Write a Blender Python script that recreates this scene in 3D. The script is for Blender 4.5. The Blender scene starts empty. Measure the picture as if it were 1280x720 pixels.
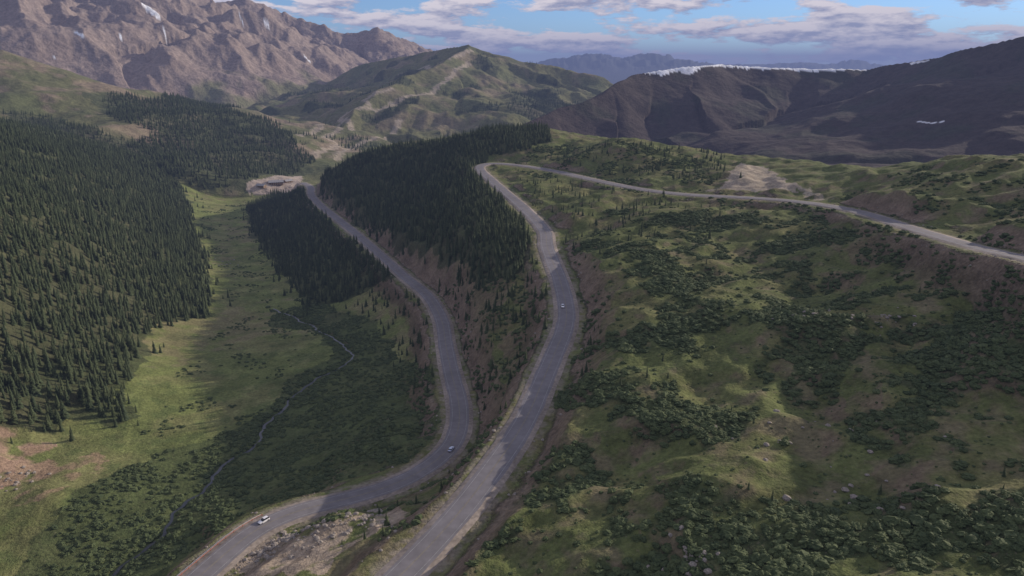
import bpy, math, random, time
import numpy as np
from mathutils import Vector, Matrix
T0=time.time()
rng=np.random.default_rng(7); random.seed(7)
F=914.0; TH=math.radians(17.0); CT,ST=math.cos(TH),math.sin(TH)
scene=bpy.context.scene

# ---------------------------------------------------------------- surveying helpers
def ray(u,v):
    t=-(v-360.0)/F; den=CT+ST*t
    return (u-640.0)/F/den, (CT*t-ST)/den          # dx/dy , dz/dy
def PZ(u,v,z):
    kx,kz=ray(u,v); Y=z/kz; return (kx*Y,Y,z)
def PY(u,v,Y):
    kx,kz=ray(u,v); return (kx*Y,Y,kz*Y)
def PW(u,Y,z):
    return ((u-640.0)/F/CT*Y,Y,z)

# ---------------------------------------------------------------- noise
perm=np.random.default_rng(3).permutation(256); perm=np.concatenate([perm,perm]).astype(np.int32)
ga=np.random.default_rng(4).random(256)*2*np.pi; GX=np.cos(ga).astype(np.float32); GY=np.sin(ga).astype(np.float32)
def perlin(x,y,seed=0):
    x=np.asarray(x,dtype=np.float64)+seed*17.31; y=np.asarray(y,dtype=np.float64)+seed*9.73
    xf=np.floor(x); yf=np.floor(y); xi=xf.astype(np.int32); yi=yf.astype(np.int32)
    fx=(x-xf).astype(np.float32); fy=(y-yf).astype(np.float32)
    xa=xi&255; xb=(xi+1)&255; ya=yi&255; yb=(yi+1)&255
    def g(a,b,dx,dy):
        h=perm[perm[a]+b]; return GX[h]*dx+GY[h]*dy
    u=fx*fx*fx*(fx*(fx*6-15)+10); v=fy*fy*fy*(fy*(fy*6-15)+10)
    n0=g(xa,ya,fx,fy); n1=g(xb,ya,fx-1,fy); n2=g(xa,yb,fx,fy-1); n3=g(xb,yb,fx-1,fy-1)
    a=n0+(n1-n0)*u; b=n2+(n3-n2)*u
    return (a+(b-a)*v)*1.5
def fbm(x,y,o=4,seed=0,gain=.5):
    s=0;a=1;f=1;t=0
    for i in range(o):
        s=s+a*perlin(x*f,y*f,seed+i*3); t+=a; a*=gain; f*=2.03
    return s/t
def ridged(x,y,o=4,seed=0,gain=.5):
    s=0;a=1;f=1;t=0
    for i in range(o):
        s=s+a*(1-np.abs(perlin(x*f,y*f,seed+i*3))*2); t+=a; a*=gain; f*=2.07
    return s/t
def smooth(a,b,x):
    t=np.clip((x-a)/(b-a),0,1); return t*t*(3-2*t)

# ---------------------------------------------------------------- roads (surveyed centre lines)
low_px=[(195,765,-166),(225,742,-167),(258,713,-168),(290,685,-170),(330,655,-171),(380,636,-172),(440,622,-173),(500,603,-174),(540,580,-175),(565,556,-175.5),(574,530,-176),(573,500,-177),(564,465,-178),(557,430,-179),(552,400,-180),(535,370,-181.5),(505,345,-183),(475,318,-186),(445,292,-190),(420,272,-194),(400,256,-198),(389,243,-202),(388,234,-206),(378,228,-212)]
up_px=[(440,785,-146),(475,745,-146),(508,712,-146),(547,672,-146),(587,625,-145),(617,585,-144),(642,550,-143),(662,515,-142),(679,475,-141),(694,440,-139),(706,410,-137.5),(708,385,-136),(700,350,-134),(690,325,-132),(683,305,-130.5),(682,291,-129.5),(668,273,-128),(648,254,-126),(629,238,-124.5),(612,223,-123),(601,213,-122),(601,207,-121.2),(615,204,-120.5),(645,206,-119.5),(690,213,-118),(740,224,-116),(800,236,-113),(860,243,-110),(920,246,-107),(980,250,-103),(1030,256,-99.5),(1080,266,-96),(1130,282,-92),(1180,297,-88),(1230,311,-84),(1280,322,-80),(1340,337,-76),(1420,360,-72)]
def spline(P,step):
    P=np.array(P,float); P=np.vstack([2*P[0]-P[1],P,2*P[-1]-P[-2]]); out=[]
    for i in range(1,len(P)-2):
        p0,p1,p2,p3=P[i-1:i+3]; n=max(2,int(np.linalg.norm(p2-p1)/1.0))
        t=np.linspace(0,1,n,endpoint=False)[:,None]
        out.append(.5*((2*p1)+(-p0+p2)*t+(2*p0-5*p1+4*p2-p3)*t*t+(-p0+3*p1-3*p2+p3)*t**3))
    Q=np.vstack(out+[P[-2][None]])
    k=np.ones(25)/25
    Qp=np.vstack([np.repeat(Q[:1],12,0),Q,np.repeat(Q[-1:],12,0)])
    Q=np.stack([np.convolve(Qp[:,j],k,'valid') for j in range(3)],1)
    s=np.concatenate([[0],np.cumsum(np.linalg.norm(np.diff(Q,axis=0),axis=1))])
    ss=np.arange(0,s[-1],step)
    return np.stack([np.interp(ss,s,Q[:,j]) for j in range(3)],1)
low=spline([PZ(*p) for p in low_px],2.0)
up=spline([PZ(*p) for p in up_px],2.0)

# ---------------------------------------------------------------- base terrain control points
cp=[PZ(*p) for p in low_px[::2]]+[PZ(*p) for p in up_px[::2]]
for p in [(50,700,-195),(-100,700,-190),(50,620,-193),(130,600,-195),(200,650,-197),(150,715,-196),(230,600,-199),(300,600,-197),(400,590,-189),(300,550,-202),(200,520,-202),(250,450,-206),(350,500,-204),(450,540,-192),(500,540,-184),(350,430,-209),(430,450,-200),(500,470,-190),(525,450,-185),(450,400,-203),(300,380,-213),(380,360,-212),(430,360,-204),(480,360,-193),(270,320,-218),(320,310,-218),(350,300,-215),(300,270,-226),(340,270,-222),(280,245,-232),(330,240,-234),(365,245,-225),
 (0,540,-186),(-150,560,-165),(130,520,-197),(0,450,-168),(100,450,-182),(190,430,-202),(0,350,-140),(100,350,-165),(200,350,-194),(262,370,-210),(0,250,-110),(100,250,-150),(200,250,-200),(240,270,-218),(0,165,-85),(100,185,-130),(180,200,-170),(230,235,-210),(-200,350,-100),(-200,500,-140),(-250,200,-70),
 (350,700,-164),(400,675,-161),(450,665,-155),(620,500,-160),(640,450,-154),(600,560,-162),(550,620,-160),
 (450,240,-167),(500,220,-150),(550,205,-130),(600,190,-112),(450,192,-138),(520,178,-118),(600,165,-98),(660,158,-90),(405,218,-174),(500,300,-166),(550,300,-150),(600,300,-138),(645,290,-130),(600,350,-151),(620,400,-153),(645,350,-140),(560,250,-142),(600,240,-130),
 (700,190,-108),(760,180,-92),(860,190,-98),(760,202,-106),(850,215,-105),(930,210,-100),(960,228,-103),(1000,237,-101),(1050,243,-96),(1100,228,-86),(1150,208,-73),(1230,198,-65),(1320,205,-60),(1280,260,-75),(1200,260,-83),
 (750,260,-117),(850,270,-114),(950,290,-111),(1050,310,-106),(1150,330,-100),(1280,350,-88),(750,330,-122),(850,330,-118),(765,400,-126),(860,400,-120),(960,400,-115),(1080,400,-109),(1200,400,-103),(760,500,-129),(850,500,-124),(1000,500,-119),(1150,500,-112),(1280,500,-104),(745,590,-133),(820,600,-127),(950,600,-121),(1100,600,-116),(1280,600,-106),(670,650,-137),(730,680,-131),(860,695,-124),(1000,700,-120),(1150,700,-115),(1280,700,-108),(1500,700,-98),(1500,450,-90),(1500,300,-68),
 (640,850,-134),(1000,850,-122),(300,850,-160),(0,850,-187),(-250,850,-170)]: cp.append(PZ(*p))
for p in [(500,1500,-225),(400,1500,-235),(650,1480,-180),(760,1300,-165),(950,1120,-150),(1200,850,-125),(1450,800,-105),(1800,700,-80),
 (250,1700,-240),(350,1800,-250),(0,1600,-150),(-300,1300,-100),(640,2500,-270),(300,2600,-260),(-300,2600,-150),(1000,1700,-190),(1400,1700,-160),(640,5000,-320),(-400,5000,-250),(1600,5000,-300),(640,20000,-380),(-900,20000,-350),(2200,20000,-380),(-1200,1500,-60),(-1200,600,-80),(2600,600,-60),(2600,1500,-60)]: cp.append(PW(*p))
cp=np.array(cp)
def lp(x,y):
    r=np.hypot(x,y); return np.arctan2(x,y)*1.3, np.log(r)
ca,cl=lp(cp[:,0],cp[:,1])
def Uk(d2): return .5*d2*np.log(d2+1e-12)
n=len(cp); D2=(ca[:,None]-ca)**2+(cl[:,None]-cl)**2
K=np.zeros((n+3,n+3)); K[:n,:n]=Uk(D2)+np.eye(n)*2e-4
Pm=np.stack([np.ones(n),ca,cl],1); K[:n,n:]=Pm; K[n:,:n]=Pm.T
W=np.linalg.solve(K,np.concatenate([cp[:,2],[0,0,0]]))
def tps(a,l):
    out=np.empty(a.size); A=a.ravel(); L=l.ravel()
    for i in range(0,A.size,200000):
        aa=A[i:i+200000].astype(np.float32); ll=L[i:i+200000].astype(np.float32)
        s=W[n]+W[n+1]*aa+W[n+2]*ll
        for j in range(n):
            d2=(aa-np.float32(ca[j]))**2+(ll-np.float32(cl[j]))**2+np.float32(1e-9)
            s=s+np.float32(.5*W[j])*d2*np.log(d2)
        out[i:i+200000]=s
    return out.reshape(a.shape)

# ---------------------------------------------------------------- terrain grid (polar sheet, finer close by)
dg=math.radians
A=np.concatenate([np.linspace(dg(-100),dg(-43),90,endpoint=False),np.linspace(dg(-43),dg(43),1250,endpoint=False),np.linspace(dg(43),dg(100),90)])
L=np.concatenate([np.linspace(math.log(50),math.log(125),40,endpoint=False),np.linspace(math.log(125),math.log(1500),700,endpoint=False),np.linspace(math.log(1500),math.log(6000),400,endpoint=False),np.linspace(math.log(6000),math.log(30000),110)])
NA,NR=len(A),len(L)
AA,LL=np.meshgrid(A,L)      # rows = rings
R=np.exp(LL); X=R*np.sin(AA); Y=R*np.cos(AA)
ia=np.linspace(0,NA-1,NA//3).astype(int); ir=np.linspace(0,NR-1,NR//3).astype(int)
Zc=tps(*[m for m in np.meshgrid(A[ia]*1.3,L[ir])])
Z=np.empty((len(ir),NA))
for k in range(len(ir)): Z[k]=np.interp(A,A[ia],Zc[k])
fi=np.interp(L,L[ir],np.arange(len(ir))); i0=np.clip(np.floor(fi).astype(int),0,len(ir)-2); ft=(fi-i0)[:,None]
Z=Z[i0]*(1-ft)+Z[i0+1]*ft
Z=np.maximum(Z,-400)
print('tps',time.time()-T0)
# meso relief
near=smooth(1800,900,R)
valley=smooth(-185,-200,Z)
hum=fbm(X/75,Y/75,4,11)*9.5+ridged(X/40,Y/40,2,15)*3.0-1.8
Z+=near*(1-valley*.93)*hum+near*fbm(X/11,Y/11,3,21)*.65
Z+=(1-near)*fbm(X/400,Y/400,5,31)*30

# ridges
def ridge(pts,a,b,c,gul,gl,seed,crest=8,fade=(2000,900),toe=(1e9,0)):
    P=np.array([PY(*p) for p in pts]); jr=int(np.searchsorted(L,math.log(1150)))
    x=X[jr:];y=Y[jr:]
    wx=x+fbm(x/300,y/300,3,seed+1)*70; wy=y+fbm(x/300,y/300,3,seed+5)*70
    best=np.full(x.shape,-1e9); S=np.zeros(x.shape); Dd=np.zeros(x.shape); s0=0
    for i in range(len(P)-1):
        p,q=P[i],P[i+1]; d=q[:2]-p[:2]; ln=np.hypot(*d)
        t=np.clip(((wx-p[0])*d[0]+(wy-p[1])*d[1])/ln**2,0,1)
        ds=np.hypot(wx-p[0]-t*d[0],wy-p[1]-t*d[1])
        zz=p[2]+t*(q[2]-p[2])-(a*(1-np.exp(-ds/b))+c*ds)-toe[1]*np.maximum(0,ds-toe[0])
        m=zz>best; best=np.where(m,zz,best); S=np.where(m,s0+t*ln,S); Dd=np.where(m,ds,Dd); s0+=ln
    g=ridged(S/gl+fbm(x/600,y/600,2,seed+9)*.7,Dd/(gl*4),3,seed+13,.42)-.55
    g2=ridged(x/260,y/260,4,seed+23,.42)-.55
    amp=smooth(0,260,Dd)*smooth(fade[0],fade[1],Dd)
    best=best+gul*g*amp+gul*.35*g2*(.12*smooth(3000,1500,Dd)+amp)+fbm(S/70,Dd/70,4,seed+17)*crest*smooth(1500,300,Dd)
    return jr,best
RID=np.zeros(Z.shape,np.int8)
ridges=[
 (1,[(560,190,1650),(640,165,1750),(700,140,1900),(770,108,2100),(820,88,2250),(850,83,2300),(900,80,2400),(960,84,2400),(1080,87,2350),(1170,72,2150),(1280,47,1950),(1450,5,1800),(1800,15,1700),(2400,15,1800)],105,300,.21,38,240,3,1.5),
 (2,[(-900,20,4400),(-400,-40,4200),(-150,-80,4200),(0,-100,4200),(120,-75,4350),(190,-32,4500),(240,-8,4600),(270,5,4650),(305,-4,4700),(350,14,4800),(400,31,4850),(435,42,4850),(470,34,4900),(505,48,5000),(545,64,5100),(650,90,5300)],360,620,.18,200,380,40,20,(2000,900),(1300,.4)),
 (3,[(440,84,3700),(500,70,3600),(545,62,3450),(590,55,3300),(650,76,3300),(700,85,3300),(740,95,3250),(775,110,3200),(830,150,3100)],100,260,.19,90,300,60,4),
 (3,[(590,58,3300),(560,78,3000),(510,95,2750),(465,120,2500),(430,155,2250),(405,195,2050)],80,220,.20,60,240,80,6),
 (4,[(60,100,2100),(180,128,2150),(250,140,2250),(320,165,2300),(370,195,2300)],60,250,.18,18,180,90,4),
 (5,[(-500,40,1800),(-200,40,1800),(0,62,1900),(60,90,1950),(130,122,1950),(190,165,1850),(215,205,1700)],70,260,.20,38,200,100,5),
 (6,[(500,95,17000),(620,88,16500),(690,76,16000),(720,70,15500),(742,66,15000),(765,75,15000),(790,71,15000),(815,66,15000),(850,76,15500),(900,80,16000),(960,80,19000),(1000,76,19000),(1040,81,19000),(1070,74,19000),(1095,80,19000),(1200,84,19000),(1500,85,19000)],260,1500,.08,150,900,120,18),
]
for spec in ridges:
    rid=spec[0]; jr,B=ridge(*spec[1:])
    rr=R[jr:]; B=B-400*smooth(1500,1150,rr)
    if rid!=6: m=B>Z[jr:]
    else: m=(B>Z[jr:])&(rr>9000)
    Z[jr:]=np.where(m,B,Z[jr:]); RID[jr:]=np.where(m,rid,RID[jr:])
print('ridges',time.time()-T0)

# ---------------------------------------------------------------- carve roads / creek into terrain
def gather(path,rad):
    D=np.full(Z.shape,1e6,np.float32); ZR=np.zeros(Z.shape,np.float32)
    for x,y,z in path:
        r=math.hypot(x,y); a=math.atan2(x,y)
        j0,j1=np.searchsorted(L,[math.log(max(50,r-rad)),math.log(r+rad)])
        k0,k1=np.searchsorted(A,[a-rad/r*1.1,a+rad/r*1.1])
        if j1<=j0 or k1<=k0: continue
        d=np.hypot(X[j0:j1,k0:k1]-x,Y[j0:j1,k0:k1]-y)
        s=D[j0:j1,k0:k1]; m=d<s; s[m]=d[m]; zr=ZR[j0:j1,k0:k1]; zr[m]=z
    return D,ZR
DL,ZL=gather(low,45); DU,ZU=gather(up,45)
for D,ZR in ((DL,ZL),(DU,ZU)):
    w=smooth(8.5,24+fbm(X/25,Y/25,2,77)*8,D); m=D<44
    Z=np.where(m,(ZR-.45)*(1-w)+Z*w,Z)
DR=np.minimum(DL,DU)

# sampler on the finished grid
def idx(x,y):
    r=np.hypot(x,y); a=np.arctan2(x,y)
    fa=np.clip(np.interp(a,A,np.arange(NA)),0,NA-1.001); fr=np.clip(np.interp(np.log(np.maximum(r,50)),L,np.arange(NR)),0,NR-1.001)
    return fa,fr
def samp(G,x,y):
    fa,fr=idx(x,y); a0=fa.astype(int); r0=fr.astype(int); ta=fa-a0; tr=fr-r0
    return (G[r0,a0]*(1-ta)+G[r0,a0+1]*ta)*(1-tr)+(G[r0+1,a0]*(1-ta)+G[r0+1,a0+1]*ta)*tr
YS=np.exp(np.linspace(math.log(110),math.log(9000),1400))
def ground(u,v):
    kx,kz=ray(u,v); x=kx*YS; z=kz*YS; h=samp(Z,x,YS); b=np.nonzero(h>=z)[0]
    i=b[0] if len(b) else len(YS)-1
    return x[i],YS[i]
def gpoly(px): return np.array([ground(*p) for p in px])
creek_px=[(120,760),(150,720),(172,688),(215,655),(250,612),(288,577),(330,545),(350,508),(392,474),(438,452),(425,430),(405,414),(370,398),(338,384)]
cxy=gpoly(creek_px); creek=spline([(x,y,float(samp(Z,np.array([x]),np.array([y]))[0])) for x,y in cxy],2.0)
tt=np.arange(len(creek))*2.0; creek[:,0]+=perlin(tt/28,tt*0,5)*6+perlin(tt/9,tt*0,8)*2.2
DC,ZC=gather(creek,14)
Z=Z-np.where(DC<9,(1-smooth(1.2,5,DC))*1.3,0)

# ---------------------------------------------------------------- region masks (world-space outlines)
def inside(poly,x,y):
    c=np.zeros(x.shape,bool); x1,y1=poly[-1]
    for x2,y2 in poly:
        if y1!=y2:
            m=((y1>y)!=(y2>y)); c^=m&(x<(x2-x1)*(y-y1)/(y2-y1)+x1)
        x1,y1=x2,y2
    return c
def region(poly,x,y,warp=10,ws=40,seed=0):
    out=np.zeros(x.shape,bool); lo=poly.min(0)-warp*2; hi=poly.max(0)+warp*2
    m=(x>lo[0])&(x<hi[0])&(y>lo[1])&(y<hi[1])
    xs=x[m];ys=y[m]
    out[m]=inside(poly,xs+fbm(xs/ws,ys/ws,3,seed)*warp*2,ys+fbm(xs/ws,ys/ws,3,seed+50)*warp*2)
    return out
F1=gpoly([(0,538),(75,541),(82,520),(130,520),(158,528),(165,485),(175,440),(195,412),(262,396),(262,335),(244,290),(235,250),(225,228),(180,197),(100,180),(0,160),(-180,170),(-300,250),(-260,480),(-120,560)])
F2=gpoly([(110,120),(150,118),(200,128),(250,125),(300,140),(345,158),(378,190),(382,216),(320,234),(250,236),(215,215),(190,200),(170,185),(205,180),(190,160),(150,150)])
F3=gpoly([(402,222),(450,193),(520,180),(600,167),(655,160),(690,175),(650,190),(608,199),(590,212),(625,248),(660,285),(664,318),(640,350),(600,356),(560,335),(500,305),(440,272),(400,240)])
F4=gpoly([(308,258),(345,238),(380,236),(400,268),(440,302),(500,350),(470,358),(425,378),(385,388),(350,345),(315,292)])
F5=gpoly([(470,350),(520,372),(545,400),(548,450),(540,500),(505,480),(480,430),(455,390)])
F6=gpoly([(570,360),(640,360),(665,380),(668,430),(650,470),(610,480),(580,440),(568,400)])
F7=gpoly([(640,170),(760,178),(900,195),(930,225),(860,235),(740,215),(640,198)])
F8=gpoly([(640,215),(700,222),(800,245),(900,260),(900,300),(760,320),(715,330),(700,290),(660,250)])
F9=gpoly([(735,400),(820,420),(850,470),(780,500),(730,480)])
F10=gpoly([(640,115),(700,118),(715,140),(660,150),(635,140)])
F12=gpoly([(-80,175),(0,140),(60,145),(130,165),(200,185),(230,215),(215,235),(120,200),(0,185)])
# looser outlines where the forests thin out into single trees
G1=gpoly([(0,550),(100,552),(170,545),(190,470),(215,425),(285,405),(285,335),(262,285),(255,250),(235,235),(-100,300),(-100,560)])
G4=gpoly([(300,262),(315,300),(350,360),(380,402),(440,395),(500,375),(540,400),(500,350),(440,302),(380,260)])
G3=gpoly([(590,340),(665,320),(690,370),(680,420),(600,420),(570,360),(520,330)])
MEAD=gpoly([(715,330),(760,262),(900,262),(1030,272),(1280,340),(1500,420),(1500,850),(560,850),(620,690),(690,560),(725,430)])
VAL=gpoly([(0,740),(60,650),(150,585),(260,548),(330,520),(355,480),(415,445),(395,415),(330,405),(350,388),(400,378),(470,400),(540,470),(552,540),(500,585),(400,612),(310,640),(225,700),(190,760)])
BET=gpoly([(560,360),(660,350),(690,400),(680,450),(650,500),(600,590),(540,640),(480,680),(380,680),(300,700),(360,655),(500,620),(580,570),(590,520),(580,440)])
DIRT1=gpoly([(0,535),(60,548),(75,570),(60,600),(0,610),(-60,600),(-60,540)])
DIRT2=gpoly([(295,705),(345,668),(420,652),(500,632),(520,640),(470,665),(430,690),(400,720),(300,730)])
DIRT3=gpoly([(60,560),(120,575),(100,600),(60,620),(0,640),(0,600)])
LOT=gpoly([(308,232),(330,224),(378,220),(376,232),(345,242),(312,242)])
PULL=gpoly([(880,240),(905,232),(925,205),(960,212),(1000,240),(940,240)])
TRL=[gpoly(p) for p in ([(395,195),(425,182),(405,172),(440,160),(425,148),(465,138),(455,125),(490,112)],[(420,200),(440,185),(470,172),(500,150)],[(375,170),(400,158),(430,150)],[(960,225),(985,235),(1010,243),(1030,250)],[(500,92),(530,84),(560,74),(590,64)],[(470,140),(500,125),(540,118),(560,100),(585,80)])]

# ---------------------------------------------------------------- ground cover colours
dZr=np.gradient(Z,axis=0)/np.maximum(np.gradient(R,axis=0),.01); dZa=np.gradient(Z,axis=1)/np.maximum(np.gradient(X,axis=1)**2+np.gradient(Y,axis=1)**2,1e-4)**.5
SL=np.hypot(dZr,dZa)
C=np.zeros(Z.shape+(3,),np.float32); rock=np.zeros(Z.shape,np.float32)
def mix(w,col):
    global C
    w=np.clip(w,0,1)[...,None].astype(np.float32); C=C*(1-w)+np.array(col,np.float32)*w
n1=fbm(X/45,Y/45,5,201); n2=fbm(X/14,Y/14,4,211); n3=fbm(X/180,Y/180,4,221); n4=fbm(X/5,Y/5,3,231)
mix(np.ones(Z.shape),(.106,.124,.045))
mix(smooth(-.15,.35,n1+.4*n2),(.15,.148,.063)); mix(smooth(.0,.4,n2+n4*.5)*.6,(.066,.085,.034))
mix(smooth(.08,.38,n3*.6+n2*.7)*.55,(.195,.155,.102))
shr=smooth(-.02,.12,fbm(X/42,Y/42,4,301)+.45*fbm(X/13,Y/13,3,311))
mead=region(MEAD,X,Y,6,30,5); vals=region(VAL,X,Y,5,25,9)
# valley floor grass
vf=smooth(-186,-196,Z)*smooth(1800,1400,R)
mix(vf,(.15,.175,.06)); mix(vf*smooth(-.1,.3,n1)*.7,(.205,.20,.088)); mix(vf*smooth(.05,.3,n2)*.65,(.095,.125,.044)); mix(vf*smooth(.1,.4,n3+n2*.6)*.5,(.24,.19,.115))
mix(vf*smooth(.15,.3,ridged(X/60,Y/90,3,717)-.45)*.35,(.085,.11,.04))
mix(vals*.8,(.066,.085,.035))
mix(mead*shr*.75,(.048,.064,.029))
mix((region(DIRT1,X,Y,8,20,3))*smooth(-.25,.05,n2),(.33,.23,.165))
mix((region(DIRT3,X,Y,8,20,3))*smooth(-.1,.15,n2)*.8,(.30,.215,.14))
# cut banks
bank=smooth(26,14,DR)*smooth(.32,.55,SL+n2*.35); mix(bank*.85,(.21,.165,.13)); rock=np.maximum(rock,bank)
d2m=region(DIRT2,X,Y,3,12,13)*smooth(-.35,-.05,n2+n4*.4); mix(d2m*.95,(.34,.275,.21))
mix(smooth(12,8,DR)*smooth(-.3,.1,n4)*.7,(.24,.205,.17))
steep=smooth(.48,.72,SL+n2*.2)*near; mix(steep*.6,(.17,.125,.09))
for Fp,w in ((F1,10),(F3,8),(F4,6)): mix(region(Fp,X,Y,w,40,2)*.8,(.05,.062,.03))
# mountains
hgt=Z; nn=fbm(X/160,Y/160,4,401); nf=fbm(X/40,Y/40,4,411)
far1=(RID==1)|((RID==0)&(R>1250)&(X>60)&(X<4000)&(R<4000))
mix(far1*1.,(.055,.044,.040)); mix(far1*smooth(.0,.3,nn+.3*nf)*.6,(.042,.047,.032)); mix(far1*smooth(.1,.5,nf)*.4,(.078,.060,.053))
m2=(RID==2)
mix(m2*1.,(.25,.20,.17)); mix(m2*smooth(-.1,.4,nn)*.5,(.20,.155,.13)); mix(m2*smooth(.1,.5,nf)*.35,(.32,.265,.23))
mix(m2*smooth(-70,-150,hgt+nn*160)*.85,(.125,.135,.065))
m3=(RID==3); mix(m3*1.,(.13,.132,.062)); mix(m3*smooth(-.05,.3,nn+.3*nf)*.8,(.20,.165,.11)); mix(m3*smooth(.0,.3,n3)*.5,(.085,.105,.048))
m4=(RID==4)|(RID==5); mix(m4*1.,(.12,.125,.06)); mix(m4*smooth(-.05,.25,nn+.4*nf)*.8,(.23,.18,.13)); mix(m4*smooth(.1,.35,n3)*.5,(.07,.09,.04))
m0=(RID==0)&(R>1500)&~far1; mix(m0*1.,(.10,.12,.052)); mix(m0*smooth(.0,.3,nn)*.6,(.18,.15,.10)) 
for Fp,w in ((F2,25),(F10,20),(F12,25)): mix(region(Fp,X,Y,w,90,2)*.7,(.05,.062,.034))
mix((m3|m0)*smooth(.18,.26,fbm(X/170,Y/170,4,919))*.8,(.05,.062,.034))
mix(region(LOT,X,Y,4,20,3)*1.,(.36,.30,.25)); mix(region(PULL,X,Y,3,15,4)*.8,(.36,.30,.24))
m6=(RID==6); mix(m6*1.,(.06,.07,.075))
rock=np.maximum(rock,np.where(m2,.8,np.where(m3|m4|far1,.5,0)))
def dpath(P,x,y):
    d=np.full(x.shape,1e6)
    for i in range(len(P)-1):
        p,q=P[i],P[i+1]; e=q-p; l2=max(e@e,1e-6)
        t=np.clip(((x-p[0])*e[0]+(y-p[1])*e[1])/l2,0,1); d=np.minimum(d,np.hypot(x-p[0]-t*e[0],y-p[1]-t*e[1]))
    return d
for i,P in enumerate(TRL):
    lo=P.min(0)-60;hi=P.max(0)+60; m=(X>lo[0])&(X<hi[0])&(Y>lo[1])&(Y<hi[1])
    if not m.any(): continue
    w=np.zeros(Z.shape); hw=3.5 if i==3 else 8
    w[m]=smooth(hw*1.6,hw*.8,dpath(P,X[m]+n2[m]*16,Y[m]+n1[m]*20)); mix(w*.8,(.33,.28,.22))
# snow fields
def snowc(pts,wd,seed):
    P=gpoly(pts); lo=P.min(0)-150;hi=P.max(0)+150; m=(X>lo[0])&(X<hi[0])&(Y>lo[1])&(Y<hi[1])
    if not m.any() or P[:,1].max()>7000: return
    w=np.zeros(Z.shape); xx=X[m];yy=Y[m]
    w[m]=smooth(wd*1.15,wd*.85,dpath(P,xx,yy)+fbm(xx/50,yy/50,3,seed)*wd*1.3); mix(w,(.8,.82,.86))
cols=np.nonzero((A>math.atan2(*PY(805,90,2300)[:2]))&(A<math.atan2(*PY(1085,90,2300)[:2])))[0]
mm=(RID==1)&(R>1600)&(R<3400)
for c in cols:
    r_=np.nonzero(mm[:,c])[0]
    if len(r_)==0: continue
    j=r_[np.argmax(Z[r_,c]/R[r_,c])]; f_=(A[c]-A[cols[0]])/(A[cols[-1]]-A[cols[0]])
    wdt=(26 if f_<.3 else 14)*(1+1.0*float(perlin(f_*14,0.3,5)))*min(1,f_*12)*min(1,(1-f_)*12)
    k=(R[:,c]>R[j,c]-wdt)&(R[:,c]<R[j,c]+90)&(Z[:,c]>Z[j,c]-60); C[k,c]=(.8,.82,.86)
for i,(pts,wd) in enumerate([([(168,0),(182,9),(197,22)],13),([(1148,152),(1165,154),(1178,153)],4),([(1140,80),(1160,76)],5),([(95,42),(103,46)],6),([(380,70),(388,80)],5),([(330,28),(336,36)],5),([(150,45),(152,52)],3),([(205,40),(207,47)],3),([(64,70),(72,74)],3),([(300,22),(303,30)],4)]): snowc(pts,wd,i)

# ---------------------------------------------------------------- mesh
def make_mesh(name,verts,faces,mat=None,smooth_=True):
    me=bpy.data.meshes.new(name); verts=np.asarray(verts,np.float32); faces=np.asarray(faces,np.int32)
    me.vertices.add(len(verts)); me.vertices.foreach_set('co',verts.ravel())
    k=faces.shape[1]; me.loops.add(faces.size); me.loops.foreach_set('vertex_index',faces.ravel())
    me.polygons.add(len(faces)); me.polygons.foreach_set('loop_start',np.arange(0,faces.size,k,dtype=np.int32))
    me.polygons.foreach_set('use_smooth',np.full(len(faces),smooth_,dtype=bool))
    me.update(calc_edges=True); 
    if mat: me.materials.append(mat)
    return me
def add(name,me,parent=None,coll=None):
    o=bpy.data.objects.new(name,me); (coll or scene.collection).objects.link(o)
    if parent: o.parent=parent
    return o
# ---- materials
def newmat(name):
    m=bpy.data.materials.new(name); m.use_nodes=True; nt=m.node_tree; return m,nt,nt.nodes['Principled BSDF']
def nd(nt,t,**k):
    x=nt.nodes.new(t)
    for a,b in k.items(): setattr(x,a,b)
    return x
def noise(nt,vec,sc,det=4,rough=.55):
    x=nd(nt,'ShaderNodeTexNoise'); x.inputs['Scale'].default_value=sc; x.inputs['Detail'].default_value=det; x.inputs['Roughness'].default_value=rough
    nt.links.new(vec,x.inputs['Vector']); return x.outputs['Fac']
def mrange(nt,v,a,b,c,d):
    x=nd(nt,'ShaderNodeMapRange'); 
    for i,q in enumerate((a,b,c,d)): x.inputs[i+1].default_value=q
    nt.links.new(v,x.inputs[0]); return x.outputs[0]
def math_(nt,op,a,b):
    x=nd(nt,'ShaderNodeMath',operation=op)
    for i,q in enumerate((a,b)):
        if isinstance(q,(int,float)): x.inputs[i].default_value=q
        else: nt.links.new(q,x.inputs[i])
    return x.outputs[0]
def simple(name,col,rough=.85,var=.25,sc=1.0,metal=0,big=0):
    m,nt,b=newmat(name); g=nd(nt,'ShaderNodeNewGeometry')
    f=mrange(nt,noise(nt,g.outputs['Position'],sc),.3,.7,1-var,1+var)
    if big: f=math_(nt,'MULTIPLY',f,mrange(nt,noise(nt,g.outputs['Position'],.035,3),.35,.65,1-big,1+big))
    v=nd(nt,'ShaderNodeVectorMath',operation='SCALE'); v.inputs[0].default_value=col; nt.links.new(f,v.inputs['Scale'])
    nt.links.new(v.outputs[0],b.inputs['Base Color']); b.inputs['Roughness'].default_value=rough; b.inputs['Metallic'].default_value=metal
    if rough>.6: b.inputs['Specular IOR Level'].default_value=.2
    return m
gm,nt,b=newmat('ground_cover')
at=nd(nt,'ShaderNodeAttribute',attribute_name='cov'); g=nd(nt,'ShaderNodeNewGeometry'); p=g.outputs['Position']
a1=mrange(nt,noise(nt,p,.55,5,.65),.28,.72,.62,1.38); a2=mrange(nt,noise(nt,p,.06,5,.65),.3,.7,.72,1.28)
f=math_(nt,'MULTIPLY',a1,a2)
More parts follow.
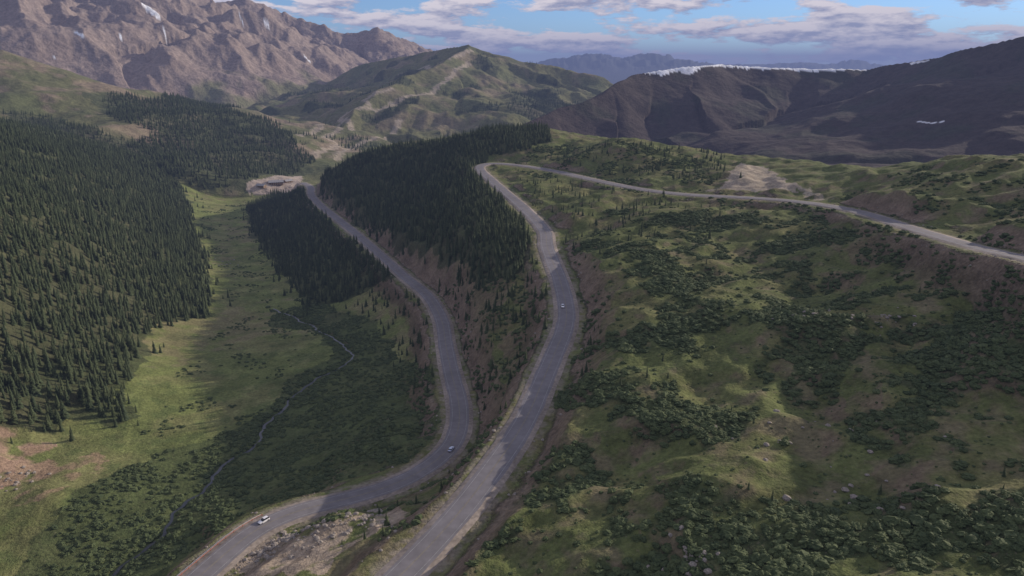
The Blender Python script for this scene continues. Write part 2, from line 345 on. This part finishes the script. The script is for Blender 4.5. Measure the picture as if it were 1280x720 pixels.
v=nd(nt,'ShaderNodeVectorMath',operation='SCALE'); nt.links.new(at.outputs['Color'],v.inputs[0]); nt.links.new(f,v.inputs['Scale'])
flk=mrange(nt,noise(nt,p,.8,3,.7),.60,.68,0,.4); mx=nd(nt,'ShaderNodeMix',data_type='RGBA'); mx.inputs[7].default_value=(.19,.155,.115,1)
nt.links.new(flk,mx.inputs[0]); nt.links.new(v.outputs[0],mx.inputs[6])
nt.links.new(mx.outputs[2],b.inputs['Base Color']); b.inputs['Roughness'].default_value=.95; b.inputs['Specular IOR Level'].default_value=.1
bp=nd(nt,'ShaderNodeBump'); bp.inputs['Strength'].default_value=.7; bp.inputs['Distance'].default_value=1.0
h1=math_(nt,'MULTIPLY',noise(nt,p,.7,3,.65),1.0)
h2=math_(nt,'MULTIPLY',math_(nt,'MULTIPLY',noise(nt,p,.03,5,.6),20.0),at.outputs['Alpha'])
nt.links.new(math_(nt,'ADD',h1,h2),bp.inputs['Height']); nt.links.new(bp.outputs[0],b.inputs['Normal'])

V=np.stack([X,Y,Z],-1).reshape(-1,3)
ii=(np.arange(NR-1)[:,None]*NA+np.arange(NA-1)).ravel()
Fq=np.stack([ii,ii+NA,ii+NA+1,ii+1],1)[:,::-1]
me=make_mesh('terrain',V,Fq,gm)
ca_=me.color_attributes.new('cov','FLOAT_COLOR','POINT')
ca_.data.foreach_set('color',np.concatenate([C,rock[...,None]],-1).astype(np.float32).ravel())
terrain=add('terrain',me)
print('terrain',time.time()-T0)

# ---------------------------------------------------------------- roads
asph=simple('worn_asphalt',(.182,.172,.18),.85,.15,.25,0,.07); shou=simple('gravel_shoulder',(.25,.215,.185),.95,.3,.6,0,.2)
whitep=simple('worn_white_paint',(.32,.32,.32),.8,.35,.8); yel=simple('worn_yellow_paint',(.25,.215,.14),.8,.35,.8)
def frame(P):
    T=np.gradient(P,axis=0); T[:,2]=0; T/=np.linalg.norm(T,axis=1)[:,None]; N=np.stack([T[:,1],-T[:,0],T[:,2]*0],1); return T,N  # N = right side
def strip(P,offs,dz,i0=0,i1=None,wob=0,seed=0):
    T,N=frame(P); s=np.arange(len(P))*2.0; k=len(offs)
    cols=[]
    for j,(o,z) in enumerate(zip(offs,dz)):
        oo=np.full(len(P),float(o))
        if wob and (j==0 or j==k-1): oo=oo+np.sign(o)*(perlin(s/17,s*0,seed+j)*wob+perlin(s/6,s*0,seed+j+5)*wob*.5)
        cols.append((P+N*oo[:,None]+np.array([0,0,z]))[i0:i1][:,None])
    V=np.concatenate(cols,1); m=V.shape[0]; V=V.reshape(-1,3)
    q=(np.arange(m-1)[:,None]*k+np.arange(k-1)).ravel(); return V,np.stack([q,q+1,q+k+1,q+k],1)
def joinm(L_):
    Vs,Fs=[],[];o=0
    for V,F_ in L_: Vs.append(V);Fs.append(F_+o);o+=len(V)
    return np.vstack(Vs),np.vstack(Fs)
for P,hw in ((low,4.9),(up,4.9)):
    sh=strip(P,[-9.0,-6.6,0,6.6,9.0],[-1.5,-.06,-.06,-.06,-1.5],wob=.8,seed=9)
    par=add('road',make_mesh('road',*strip(P,[-hw-.1,-hw+.6,0,hw-.6,hw+.1],[-.02,0,.04,0,-.02],wob=.45,seed=4),asph))
    add('gravel_shoulder',make_mesh('gravel_shoulder',*sh,shou),par)
    add('edge_lines',make_mesh('edge_lines',*joinm([strip(P,[o-.07,o+.07],[.03,.03]) for o in (-3.8,3.8)]),whitep),par)
    add('centre_lines',make_mesh('centre_lines',*joinm([strip(P,[o-.06,o+.06],[.06,.06]) for o in (-.16,.16)]),yel),par)
wat,nt,b=newmat('creek_water'); b.inputs['Base Color'].default_value=(.015,.02,.02,1); b.inputs['Roughness'].default_value=.3
cr=creek.copy(); cr[:,2]=samp(Z,cr[:,0],cr[:,1])+.24
k=np.ones(9)/9; cr[4:-4,2]=np.convolve(cr[:,2],k,'valid')
add('creek',make_mesh('creek',*strip(cr,[-.85,.85],[0,0],wob=.4,seed=2),wat))

# guard rail on valley side of lower road
iend=int(np.argmin(np.hypot(low[:,0]-PZ(345,648,-171)[0],low[:,1]-PZ(345,648,-171)[1])))
T,N=frame(low); rl=low[:iend]; steel=simple('rusted_steel',(.30,.12,.08),.6,.3,2); conc=simple('concrete',(.45,.42,.38),.8,.15,1)
parts=[]
def boxv(c,t,nrm,hx,hy,z0,z1):
    q=[];
    for sz in (z0,z1):
        for a,b_ in ((-1,-1),(1,-1),(1,1),(-1,1)): q.append(c+t*a*hx+nrm*b_*hy+np.array([0,0,sz]))
    return np.array(q),np.array([[0,3,2,1],[4,5,6,7],[0,1,5,4],[1,2,6,5],[2,3,7,6],[3,0,4,7]])
sgn=-1
for i in range(0,iend,2): parts.append(boxv(low[i]+N[i]*sgn*6.4,T[i],N[i],.1,.12,-.4,.8))
Vr,Fr=joinm(parts)
gr=add('guard_rail',make_mesh('guard_rail',Vr,Fr,steel,False))
add('rail_beam',make_mesh('rail_beam',*strip(low,[sgn*6.2,sgn*6.12,sgn*6.2,sgn*6.12,sgn*6.2],[.45,.53,.62,.71,.8],0,iend),steel),gr)
add('retaining_wall',make_mesh('retaining_wall',*strip(low,[sgn*7.0,sgn*7.0,sgn*7.6,sgn*7.9],[-.3,.12,.12,-2.6],0,iend),conc,False))
print('roads',time.time()-T0)

# ---------------------------------------------------------------- vegetation prototypes
def foliage(name,c1,c2):
    m,nt,b=newmat(name); oi=nd(nt,'ShaderNodeObjectInfo'); g=nd(nt,'ShaderNodeNewGeometry')
    mx=nd(nt,'ShaderNodeMix',data_type='RGBA'); mx.inputs[6].default_value=(*c1,1); mx.inputs[7].default_value=(*c2,1)
    f=math_(nt,'ADD',math_(nt,'MULTIPLY',oi.outputs['Random'],.6),mrange(nt,noise(nt,g.outputs['Position'],1.3,2),.3,.7,-.1,.5))
    nt.links.new(f,mx.inputs[0]); nt.links.new(mx.outputs[2],b.inputs['Base Color']); b.inputs['Roughness'].default_value=.8; b.inputs['Specular IOR Level'].default_value=.15
    return m
needle=foliage('spruce_needles',(.038,.056,.03),(.085,.105,.048)); bark=simple('bark',(.12,.09,.07),.9,.3,3)
willow=foliage('willow_leaves',(.046,.066,.03),(.10,.125,.053)); lichen=simple('granite',(.27,.24,.21),.9,.3,2)
protos=bpy.data.collections.new('conifer_kinds'); sprotos=bpy.data.collections.new('shrub_kinds'); rprotos=bpy.data.collections.new('boulder_kinds')
def conifer(seed,dead=False):
    r=random.Random(seed); V=[];Fc=[];M=[]
    def q(a,b,c,m):
        i=len(V); V.extend([a,b,c]); Fc.append((i,i+1,i+2)); M.append(m)
    k=5
    for i in range(k):
        a0,a1=2*math.pi*i/k,2*math.pi*(i+1)/k
        q((.022*math.cos(a0),.022*math.sin(a0),-.06),(.022*math.cos(a1),.022*math.sin(a1),-.06),(0,0,.97),1)
    tiers=17; wid=r.uniform(.14,.20); lean=r.uniform(-.01,.01)
    for t in range(tiers):
        f=t/(tiers-1); z=.07+.9*f; rad=wid*((1-f)**.85)*r.uniform(.78,1.15)+.012
        nb=8 if f<.7 else 6; ph=r.random()*6.3
        for j in range(nb):
            if r.random()<.1: continue
            a=ph+2*math.pi*j/nb+r.uniform(-.25,.25); rr=rad*r.uniform(.65,1.2); dr=rr*r.uniform(.25,.6)
            w=rr*.42+.008; ca_,sa=math.cos(a),math.sin(a); mz=z-dr*.35
            base=(lean*f,0,z+.025); tip=(rr*ca_,rr*sa,z-dr)
            l=(rr*.6*ca_-w*sa,rr*.6*sa+w*ca_,mz-.015); rt=(rr*.6*ca_+w*sa,rr*.6*sa-w*ca_,mz-.015); mid=(rr*.6*ca_,rr*.6*sa,mz+.018)
            q(base,l,mid,0);q(base,mid,rt,0);q(l,tip,mid,0);q(mid,tip,rt,0)
    q((-.008,0,.93),(.008,0,.93),(0,0,1.02),0); q((0,-.008,.93),(0,.008,.93),(0,0,1.02),0)
    me=make_mesh('conifer',V,Fc,needle,False); me.materials.append(bark); me.polygons.foreach_set('material_index',np.array(M,np.int32)); return me
for i in range(6): protos.objects.link(bpy.data.objects.new('conifer',conifer(100+i)))
import bmesh
def lump(seed,sub,zs,amp,leaf,mat,nleaf=110):
    bm=bmesh.new(); bmesh.ops.create_icosphere(bm,subdivisions=sub,radius=1); r=random.Random(seed)
    co=np.array([v.co[:] for v in bm.verts]); nrm=fbm(co[:,0]*1.6+seed*3,co[:,1]*1.6+co[:,2]*2,3,seed)
    for v,nn_ in zip(bm.verts,nrm): v.co*= (1+amp*nn_); v.co.z*=zs
    V=[v.co[:] for v in bm.verts]; Fc=[[v.index for v in f.verts] for f in bm.faces]; bm.free(); nv=len(co)
    if leaf:
        for i in range(nleaf):
            c=Vector(V[r.randrange(nv)])
            if c.z<-.1: continue
            c=c*r.uniform(.9,1.12); s=r.uniform(.09,.2); a=Vector((r.gauss(0,1),r.gauss(0,1),r.gauss(0,1))).normalized(); b_=a.cross(c.normalized()).normalized()
            i0=len(V); V+= [tuple(c+a*s),tuple(c-a*s*.7+b_*s*.8),tuple(c-a*s*.7-b_*s*.8+c.normalized()*s*.5)]; Fc.append([i0,i0+1,i0+2])
    return make_mesh('lump',V,Fc,mat,False)
for i in range(5): sprotos.objects.link(bpy.data.objects.new('willow_shrub',lump(20+i,3,.62,.7,True,willow)))
for i in range(4): rprotos.objects.link(bpy.data.objects.new('boulder',lump(60+i,2,.7,.6,False,lichen)))
def scatter_obj(name,pts,scale,rot,coll):
    me=bpy.data.meshes.new(name); me.vertices.add(len(pts)); me.vertices.foreach_set('co',np.asarray(pts,np.float32).ravel())
    a=me.attributes.new('sc','FLOAT_VECTOR','POINT'); a.data.foreach_set('vector',np.asarray(scale,np.float32).ravel())
    a=me.attributes.new('rt','FLOAT_VECTOR','POINT'); a.data.foreach_set('vector',np.asarray(rot,np.float32).ravel())
    o=add(name,me); ng=bpy.data.node_groups.new(name,'GeometryNodeTree')
    ng.interface.new_socket('Geometry',in_out='INPUT',socket_type='NodeSocketGeometry'); ng.interface.new_socket('Geometry',in_out='OUTPUT',socket_type='NodeSocketGeometry')
    N_=ng.nodes; gi=N_.new('NodeGroupInput'); go=N_.new('NodeGroupOutput'); ip=N_.new('GeometryNodeInstanceOnPoints'); ci=N_.new('GeometryNodeCollectionInfo')
    ci.inputs['Collection'].default_value=coll; ci.inputs['Separate Children'].default_value=True; ci.inputs['Reset Children'].default_value=True
    ip.inputs['Pick Instance'].default_value=True
    for nm,sk in (('sc','Scale'),('rt','Rotation')):
        na=N_.new('GeometryNodeInputNamedAttribute'); na.data_type='FLOAT_VECTOR'; na.inputs['Name'].default_value=nm
        ng.links.new(na.outputs['Attribute'],ip.inputs[sk])
    ng.links.new(gi.outputs[0],ip.inputs['Points']); ng.links.new(ci.outputs[0],ip.inputs['Instance']); ng.links.new(ip.outputs[0],go.inputs[0])
    md=o.modifiers.new('scatter','NODES'); md.node_group=ng; return o
def jgrid(poly,sp):
    lo=poly.min(0);hi=poly.max(0); gx,gy=np.meshgrid(np.arange(lo[0],hi[0],sp),np.arange(lo[1],hi[1],sp))
    x=gx.ravel()+rng.uniform(-.5,.5,gx.size)*sp; y=gy.ravel()+rng.uniform(-.5,.5,gx.size)*sp; return x,y
def forest(name,specs):
    PX,SC=[],[]
    for poly,sp,dens,thr,hmin,hmax,seed in specs:
        x,y=jgrid(poly,sp)
        if len(x)>400000: print('skip',seed,len(x)); continue
        wp,wsc=(30,110) if sp>=8 else (8,35)
        m=region(poly,x,y,wp,wsc,seed); x=x[m];y=y[m]
        fs=30 if sp<8 else 80
        d=fbm(x/fs,y/fs,3,seed+60); m=(rng.random(len(x))<dens*smooth(thr,thr+.2,d))&(samp(DR,x,y)>10.5); x=x[m];y=y[m]
        h=rng.uniform(hmin,hmax,len(x))*(1-.45*(rng.random(len(x))**2))
        PX.append(np.stack([x,y,samp(Z,x,y)-.2],1)); SC.append(np.stack([h*rng.uniform(.85,1.2,len(x))]*2+[h],1)[:, [0,1,2]])
    P=np.vstack(PX);S=np.vstack(SC); rt=np.zeros(P.shape); rt[:,2]=rng.uniform(0,6.28,len(P)); rt[:,0]=rng.normal(0,.03,len(P))
    print(name,len(P)); return scatter_obj(name,P,S,rt,protos)
# distant groves on the far slopes follow the dark cover patches
FARG=np.array([PW(380,1600,0)[:2],PW(380,3400,0)[:2],PW(740,3400,0)[:2],PW(660,1900,0)[:2]])
def groves():
    x,y=jgrid(FARG,12); m=inside(FARG,x,y); x=x[m];y=y[m]; m=(fbm(x/170,y/170,4,919)>.22)&(rng.random(len(x))<.75); return x[m],y[m]
gx_,gy_=groves()
_fo=forest('conifer_forest',[(F1,4.6,.85,-.4,7.5,14,1),(F2,8,.95,-.45,11,16,2),(F3,5.0,.92,-.5,7,12.5,3),(F4,5.2,.88,-.6,7,12.5,4),(F10,12,.8,-.3,10,14,10),(F12,7.9,.9,-.4,9,13,15)])
h=rng.uniform(9,14,len(gx_)); rt=np.zeros((len(gx_),3)); rt[:,2]=rng.uniform(0,6,len(gx_))
scatter_obj('distant_conifers',np.stack([gx_,gy_,samp(Z,gx_,gy_)-.3],1),np.stack([h,h,h],1),rt,protos)
forest('scattered_conifers',[(G1,7.5,.35,.0,4,11,21),(G4,7,.5,-.1,4,10,24),(G3,6.5,.7,-.2,4,10,23),(F5,7,.85,-.15,5,10,5),(F6,6,.7,-.15,4,9,6),(F7,6.5,.8,-.05,4,9,7),(F8,6,.7,-.05,3,8,8),(F9,6,.6,-.05,3,7,9),(BET,7,.35,-.05,3,7,11),(MEAD,12,.3,.1,2,5,12)])
# shrubs
def shrubs():
    PX=[];SC=[]
    x,y=jgrid(MEAD,1.8); m=(y<720)&region(MEAD,x,y,6,30,5); x=x[m];y=y[m]
    s=fbm(x/42,y/42,4,301)+.45*fbm(x/13,y/13,3,311)
    m=(rng.random(len(x))<smooth(-.04,.12,s)*.6+.02)&(samp(DR,x,y)>9.5); xs=[x[m]];ys=[y[m]]; hs=[rng.uniform(.45,1.35,m.sum())*(1+.5*np.clip(s[m]*2,0,1))]
    m=(~m)&(rng.random(len(x))<.15*smooth(-.5,.1,s+.5*fbm(x/8,y/8,2,97)))&(y<430)&(samp(DR,x,y)>9.5); xs.append(x[m]);ys.append(y[m]);hs.append(rng.uniform(.2,.5,m.sum()))
    x,y=jgrid(VAL,2.0); m=region(VAL,x,y,5,25,9); x=x[m];y=y[m]; s=fbm(x/22,y/22,4,331)
    m=(rng.random(len(x))<smooth(-.3,.1,s)*.6+.05)&(samp(DR,x,y)>10)&(samp(DC,x,y)>2.6); xs.append(x[m]);ys.append(y[m]);hs.append(rng.uniform(.5,1.4,m.sum()))
    x,y=jgrid(BET,2.2); m=region(BET,x,y,3,25,9)&~inside(DIRT2,x,y); x=x[m];y=y[m]; s=fbm(x/22,y/22,4,341)
    m=(rng.random(len(x))<smooth(-.2,.2,s)*.45)&(samp(DR,x,y)>10.5); xs.append(x[m]);ys.append(y[m]);hs.append(rng.uniform(.5,1.4,m.sum()))
    HI=gpoly([(650,215),(900,262),(1280,330),(1280,300),(1100,262),(900,240),(880,200),(700,175),(640,185)]); x,y=jgrid(HI,3.0); m=inside(HI,x,y); x=x[m];y=y[m]; s=fbm(x/40,y/40,4,351)
    m=(rng.random(len(x))<smooth(.0,.2,s)*.6)&(samp(DR,x,y)>10); xs.append(x[m]);ys.append(y[m]);hs.append(rng.uniform(.8,1.7,m.sum()))
    KN=gpoly([(1040,245),(1100,228),(1150,208),(1230,198),(1300,200),(1300,300),(1180,280)]); x,y=jgrid(KN,2.6); m=inside(KN,x,y); x=x[m];y=y[m]; s=fbm(x/30,y/30,4,361)
    m=(rng.random(len(x))<smooth(.0,.2,s)*.6)&(samp(DR,x,y)>10); xs.append(x[m]);ys.append(y[m]);hs.append(rng.uniform(.6,1.5,m.sum()))
    OV=gpoly([(170,530),(280,400),(262,330),(245,260),(310,250),(350,330),(390,385),(400,440),(330,520),(200,560),(120,600)]); x,y=jgrid(OV,2.4); m=inside(OV,x,y); x=x[m];y=y[m]; s=fbm(x/35,y/35,4,371)
    m=(rng.random(len(x))<smooth(.12,.3,s)*.5+.006); xs.append(x[m]);ys.append(y[m]);hs.append(rng.uniform(.4,1.2,m.sum()))
    k=rng.integers(0,len(creek),800); xs.append(creek[k,0]+rng.normal(0,1,800)*2.5+np.sign(rng.normal(0,1,800))*2.5); ys.append(creek[k,1]+rng.normal(0,4,800)); hs.append(rng.uniform(.7,1.5,800))
    x=np.concatenate(xs);y=np.concatenate(ys);h=np.concatenate(hs); m=(samp(DR,x,y)>9.5)&(samp(DC,x,y)>2.0); x=x[m];y=y[m];h=h[m]
    P=np.stack([x,y,samp(Z,x,y)+.1*h],1); S=np.stack([h*rng.uniform(.8,1.4,len(h)),h*rng.uniform(.8,1.4,len(h)),h],1); rt=np.zeros(P.shape); rt[:,2]=rng.uniform(0,6.28,len(P))
    print('shrubs',len(P)); scatter_obj('willow_shrubs',P,S,rt,sprotos)
shrubs()
# boulders
bx=[];
for (u,v,nb,sd) in [(362,672,70,3),(395,668,60,7),(330,690,40,5),(440,655,40,6),(860,700,30,4),(470,640,25,4),(640,540,25,4),(1100,640,20,12),(1000,560,20,15),(1010,390,25,6),(1110,400,25,6),(280,330,25,15),(20,600,30,8)]:
    gx,gy=ground(u,v)
    for i in range(nb): bx.append((gx+random.gauss(0,sd),gy+random.gauss(0,sd),random.uniform(.25,1.1)**1.3))
for k in range(500):
    P=up if random.random()<.5 else low; i=random.randrange(2,len(P)-2); Tn,Nn=frame(P[i-2:i+3]); o=random.choice([-1,1])*random.uniform(8.5,17)
    bx.append((P[i,0]+Nn[2,0]*o,P[i,1]+Nn[2,1]*o,random.uniform(.2,.7)))
bx=np.array(bx); m=samp(DR,bx[:,0],bx[:,1])>7.5; bx=bx[m]
rt=rng.uniform(0,6.28,(len(bx),3)); rt[:,:2]*=.05
scatter_obj('boulders',np.stack([bx[:,0],bx[:,1],samp(Z,bx[:,0],bx[:,1])+bx[:,2]*.15],1),np.stack([bx[:,2]]*3,1)*np.array([1.2,1,.9]),rt,rprotos)

# ---------------------------------------------------------------- cars
glass,_nt,b=newmat('car_glass'); b.inputs['Base Color'].default_value=(.02,.025,.03,1); b.inputs['Roughness'].default_value=.08
tyre=simple('tyre_rubber',(.02,.02,.02),.8,.1); rim=simple('alloy_rim',(.5,.5,.52),.35,.05,1,.8)
lampw=simple('headlight_lens',(.8,.8,.78),.15,.02); lampr=simple('tail_light_lens',(.4,.02,.02),.2,.02)
def loft(name,secs,mat,parent):
    V=[];Fc=[]
    for x,wb,wt,z0,z1 in secs:
        V+=[(x,-wb,z0),(x,-wb,(z0+z1)*.5),(x,-wt,z1),(x,0,z1+.03),(x,wt,z1),(x,wb,(z0+z1)*.5),(x,wb,z0)]
    for i in range(len(secs)-1):
        for j in range(7):
            a=i*7+j;b_=i*7+(j+1)%7; Fc.append((a,b_,b_+7,a+7))
    me=bpy.data.meshes.new(name); me.from_pydata(V,[],Fc+[tuple(range(7))[::-1],tuple(range(len(V)-7,len(V)))]); me.materials.append(mat)
    for p_ in me.polygons: p_.use_smooth=False
    o=add(name,me,parent); bv=o.modifiers.new('bevel','BEVEL'); bv.width=.05; bv.segments=2; return o
def box(name,c,s,mat,parent):
    v,f=boxv(np.array(c,float),np.array([1.,0,0]),np.array([0,1.,0]),s[0]/2,s[1]/2,-s[2]/2,s[2]/2); return add(name,make_mesh(name,v,f,mat,False),parent)
def car(name,paint,loc,heading,suv):
    e=bpy.data.objects.new(name,None); scene.collection.objects.link(e)
    top=1.72 if suv else 1.45
    loft('body',[(-2.3,.78,.72,.45,.85),(-2.2,.88,.8,.3,.98),(-1.2,.92,.86,.25,1.02),(.9,.92,.86,.25,1.0),(1.9,.9,.8,.28,.86),(2.25,.82,.72,.35,.75),(2.35,.7,.62,.42,.68)],paint,e)
    bk=-2.05 if suv else -1.75
    loft('windows',[(bk-.1,.8,.76,.95,1.0),(bk+.3,.8,.66,.95,top-.1),(-.8,.8,.66,.95,top-.03),(.2,.8,.66,.95,top-.06),(1.05,.8,.74,.93,.98)],glass,e)
    loft('roof',[(bk+.32,.66,.6,top-.09,top-.04),(-.7,.68,.62,top-.04,top+.02),(.18,.66,.58,top-.07,top-.02)],paint,e)
    for i,(x,yy) in enumerate([(1.45,.82),(1.45,-.82),(-1.4,.82),(-1.4,-.82)]):
        for nm,rr,wd,mt in (('wheel',.35,.22,tyre),('rim',.2,.24,rim)):
            bm=bmesh.new(); bmesh.ops.create_cone(bm,cap_ends=True,segments=20,radius1=rr,radius2=rr,depth=wd,matrix=Matrix.Translation((x,yy,.35))@Matrix.Rotation(math.pi/2,4,'X'))
            me=bpy.data.meshes.new(nm); bm.to_mesh(me); bm.free(); me.materials.append(mt); add('%s_%d'%(nm,i+1),me,e)
    for s in (-1,1):
        box('headlight',(2.3,.55*s,.66),(.1,.3,.14),lampw,e); box('tail_light',(-2.27,.62*s,.85),(.1,.25,.16),lampr,e); box('mirror',(.75,.98*s,1.0),(.14,.2,.14),paint,e)
    box('bumper_front',(2.33,0,.42),(.12,1.5,.16),tyre,e); box('bumper_rear',(-2.33,0,.45),(.12,1.55,.16),tyre,e)
    e.location=loc; e.rotation_euler=(0,0,heading); return e
def paintm(name,c):
    m,nt,b=newmat(name); b.inputs['Base Color'].default_value=(*c,1); b.inputs['Roughness'].default_value=.3; b.inputs['Coat Weight'].default_value=.6; return m
pw=paintm('white_car_paint',(.78,.78,.8)); pb=paintm('pale_blue_car_paint',(.5,.58,.75))
def place(name,P,u,v,z,side,flip,paint,suv):
    q=PZ(u,v,z); i=int(np.argmin(np.hypot(P[:,0]-q[0],P[:,1]-q[1]))); T,N=frame(P)
    t=T[i]*(-1 if flip else 1); loc=P[i]+N[i]*side; car(name,paint,(loc[0],loc[1],loc[2]+.05),math.atan2(t[1],t[0]),suv)
place('suv',low,327,653,-171,-2.1,True,pw,True)
place('car',low,554,562,-175.5,1.9,False,pb,False)
place('car',up,706,384,-136,-2.0,True,pw,False)

# ---------------------------------------------------------------- lodge buildings in the valley
wallm=simple('timber_wall',(.28,.2,.14),.8,.2,.8); roofm=simple('metal_roof',(.30,.29,.29),.6,.15,.3); winm,_n,b=newmat('window_glass'); b.inputs['Base Color'].default_value=(.03,.04,.05,1); b.inputs['Roughness'].default_value=.1
def lodge(u,v,l,w,h,rot):
    gx,gy=ground(u,v); z=float(samp(Z,np.array([gx]),np.array([gy]))[0])-1.5
    e=bpy.data.objects.new('lodge_building',None); scene.collection.objects.link(e)
    V=[(-l/2,-w/2,0),(l/2,-w/2,0),(l/2,w/2,0),(-l/2,w/2,0),(-l/2,-w/2,h),(l/2,-w/2,h),(l/2,w/2,h),(-l/2,w/2,h),(-l/2,0,h+w*.3),(l/2,0,h+w*.3)]
    me=bpy.data.meshes.new('walls'); me.from_pydata(V,[],[(0,1,5,4),(2,3,7,6),(1,2,6,9,5),(3,0,4,8,7)]); me.materials.append(wallm); add('walls',me,e)
    o=1.2; me=bpy.data.meshes.new('roof'); t=.5; rz=h+w*.3+.1; ez=h-.4+.1
    R_=[(-l/2-o,-w/2-o,ez),(l/2+o,-w/2-o,ez),(l/2+o,0,rz),(-l/2-o,0,rz),(-l/2-o,w/2+o,ez),(l/2+o,w/2+o,ez)]
    R_+=[(a,b_,c+t) for a,b_,c in R_]
    me.from_pydata(R_,[],[(0,3,2,1),(3,4,5,2),(6,7,8,9),(9,8,11,10),(0,1,7,6),(4,10,11,5),(0,6,9,3),(3,9,10,4),(1,2,8,7),(2,5,11,8)]); me.materials.append(roofm); add('roof',me,e)
    for fl in range(int(h//3)):
        for k in range(int(l//4)):
            for s in (-1,1): box('window',(-l/2+2+k*4,s*(w/2+.05),1.8+fl*3),(1.8,.12,1.5),winm,e)
    box('door',(l/2+.05,0,1.1+.8),(.12,1.6,2.2),winm,e); box('chimney',(l*.2,w*.12,h+w*.3),(1.2,1.2,3),simple('stone',(.3,.27,.24)),e)
    e.location=(gx,gy,z); e.rotation_euler=(0,0,rot)
lodge(345,231,26,11,6,.4); lodge(327,235,16,9,4,-.3); lodge(360,228,14,8,4,.9)

# ---------------------------------------------------------------- emissive haze box, sky, sun
AZ=math.radians(60); EL=math.radians(18)
m=bpy.data.materials.new('emissive_haze'); m.use_nodes=True; nt=m.node_tree; nt.nodes.remove(nt.nodes['Principled BSDF'])
SG=1/16000.0
ab=nd(nt,'ShaderNodeVolumeAbsorption'); ab.inputs['Color'].default_value=(0,0,0,1); ab.inputs['Density'].default_value=SG
em=nd(nt,'ShaderNodeEmission'); em.inputs['Color'].default_value=(.18,.22,.42,1); em.inputs['Strength'].default_value=SG  # bluish glow stands in for light scattered by the air; nothing scatters here
ad=nd(nt,'ShaderNodeAddShader'); nt.links.new(ab.outputs[0],ad.inputs[0]); nt.links.new(em.outputs[0],ad.inputs[1]); nt.links.new(ad.outputs[0],nt.nodes['Material Output'].inputs['Volume'])
v,f=boxv(np.array([0,0,0.]),np.array([1.,0,0]),np.array([0,1.,0]),45000,45000,-900,520); add('emissive_haze',make_mesh('emissive_haze',v,f,m,False))

w=bpy.data.worlds.new('World'); scene.world=w; w.use_nodes=True; nt=w.node_tree; bg=nt.nodes['Background']
sky=nd(nt,'ShaderNodeTexSky',sky_type='NISHITA'); sky.sun_disc=False; sky.sun_elevation=EL; sky.sun_rotation=AZ; sky.altitude=3000
tint=nd(nt,'ShaderNodeMix',data_type='RGBA',blend_type='MULTIPLY'); tint.inputs[0].default_value=1; tint.inputs[7].default_value=(.62,.82,1.12,1); nt.links.new(sky.outputs[0],tint.inputs[6])
tc=nd(nt,'ShaderNodeTexCoord')
def cl(loc,sc=(10,10,40)):
    mp=nd(nt,'ShaderNodeMapping'); mp.inputs['Scale'].default_value=sc; mp.inputs['Location'].default_value=loc; nt.links.new(tc.outputs['Generated'],mp.inputs['Vector']); return noise(nt,mp.outputs[0],1.0,7,.6)
cn=cl((3.1,.4,.9)); cov=mrange(nt,cn,.455,.52,0,1)
cn2=cl((3.04,.4,1.12)); lit=mrange(nt,math_(nt,'SUBTRACT',cn,cn2),-.08,.07,0,1)
cc=nd(nt,'ShaderNodeMix',data_type='RGBA'); cc.inputs[6].default_value=(2.8,3.0,4.2,1); cc.inputs[7].default_value=(7.4,6.8,7.0,1); nt.links.new(lit,cc.inputs[0])
mx=nd(nt,'ShaderNodeMix',data_type='RGBA'); nt.links.new(cov,mx.inputs[0]); nt.links.new(tint.outputs[2],mx.inputs[6]); nt.links.new(cc.outputs[2],mx.inputs[7])
nt.links.new(mx.outputs[2],bg.inputs['Color']); bg.inputs['Strength'].default_value=.12
sl=bpy.data.lights.new('sun','SUN'); sl.energy=5.0; sl.angle=math.radians(.5); sl.color=(1,.87,.72); so=add('sun',sl)
sd=Vector((math.sin(AZ)*math.cos(EL),math.cos(AZ)*math.cos(EL),math.sin(EL))); so.rotation_euler=sd.to_track_quat('Z','Y').to_euler(); so.location=(300,300,900)
cd=bpy.data.cameras.new('camera'); cd.sensor_width=36; cd.lens=36*F/1280; cd.clip_start=1; cd.clip_end=90000
co=add('camera',cd); co.location=(0,0,0); co.rotation_euler=(math.radians(90)-TH,0,0); scene.camera=co
scene.view_settings.view_transform='Standard'; scene.view_settings.look='None'; scene.view_settings.exposure=0
print('done',time.time()-T0)
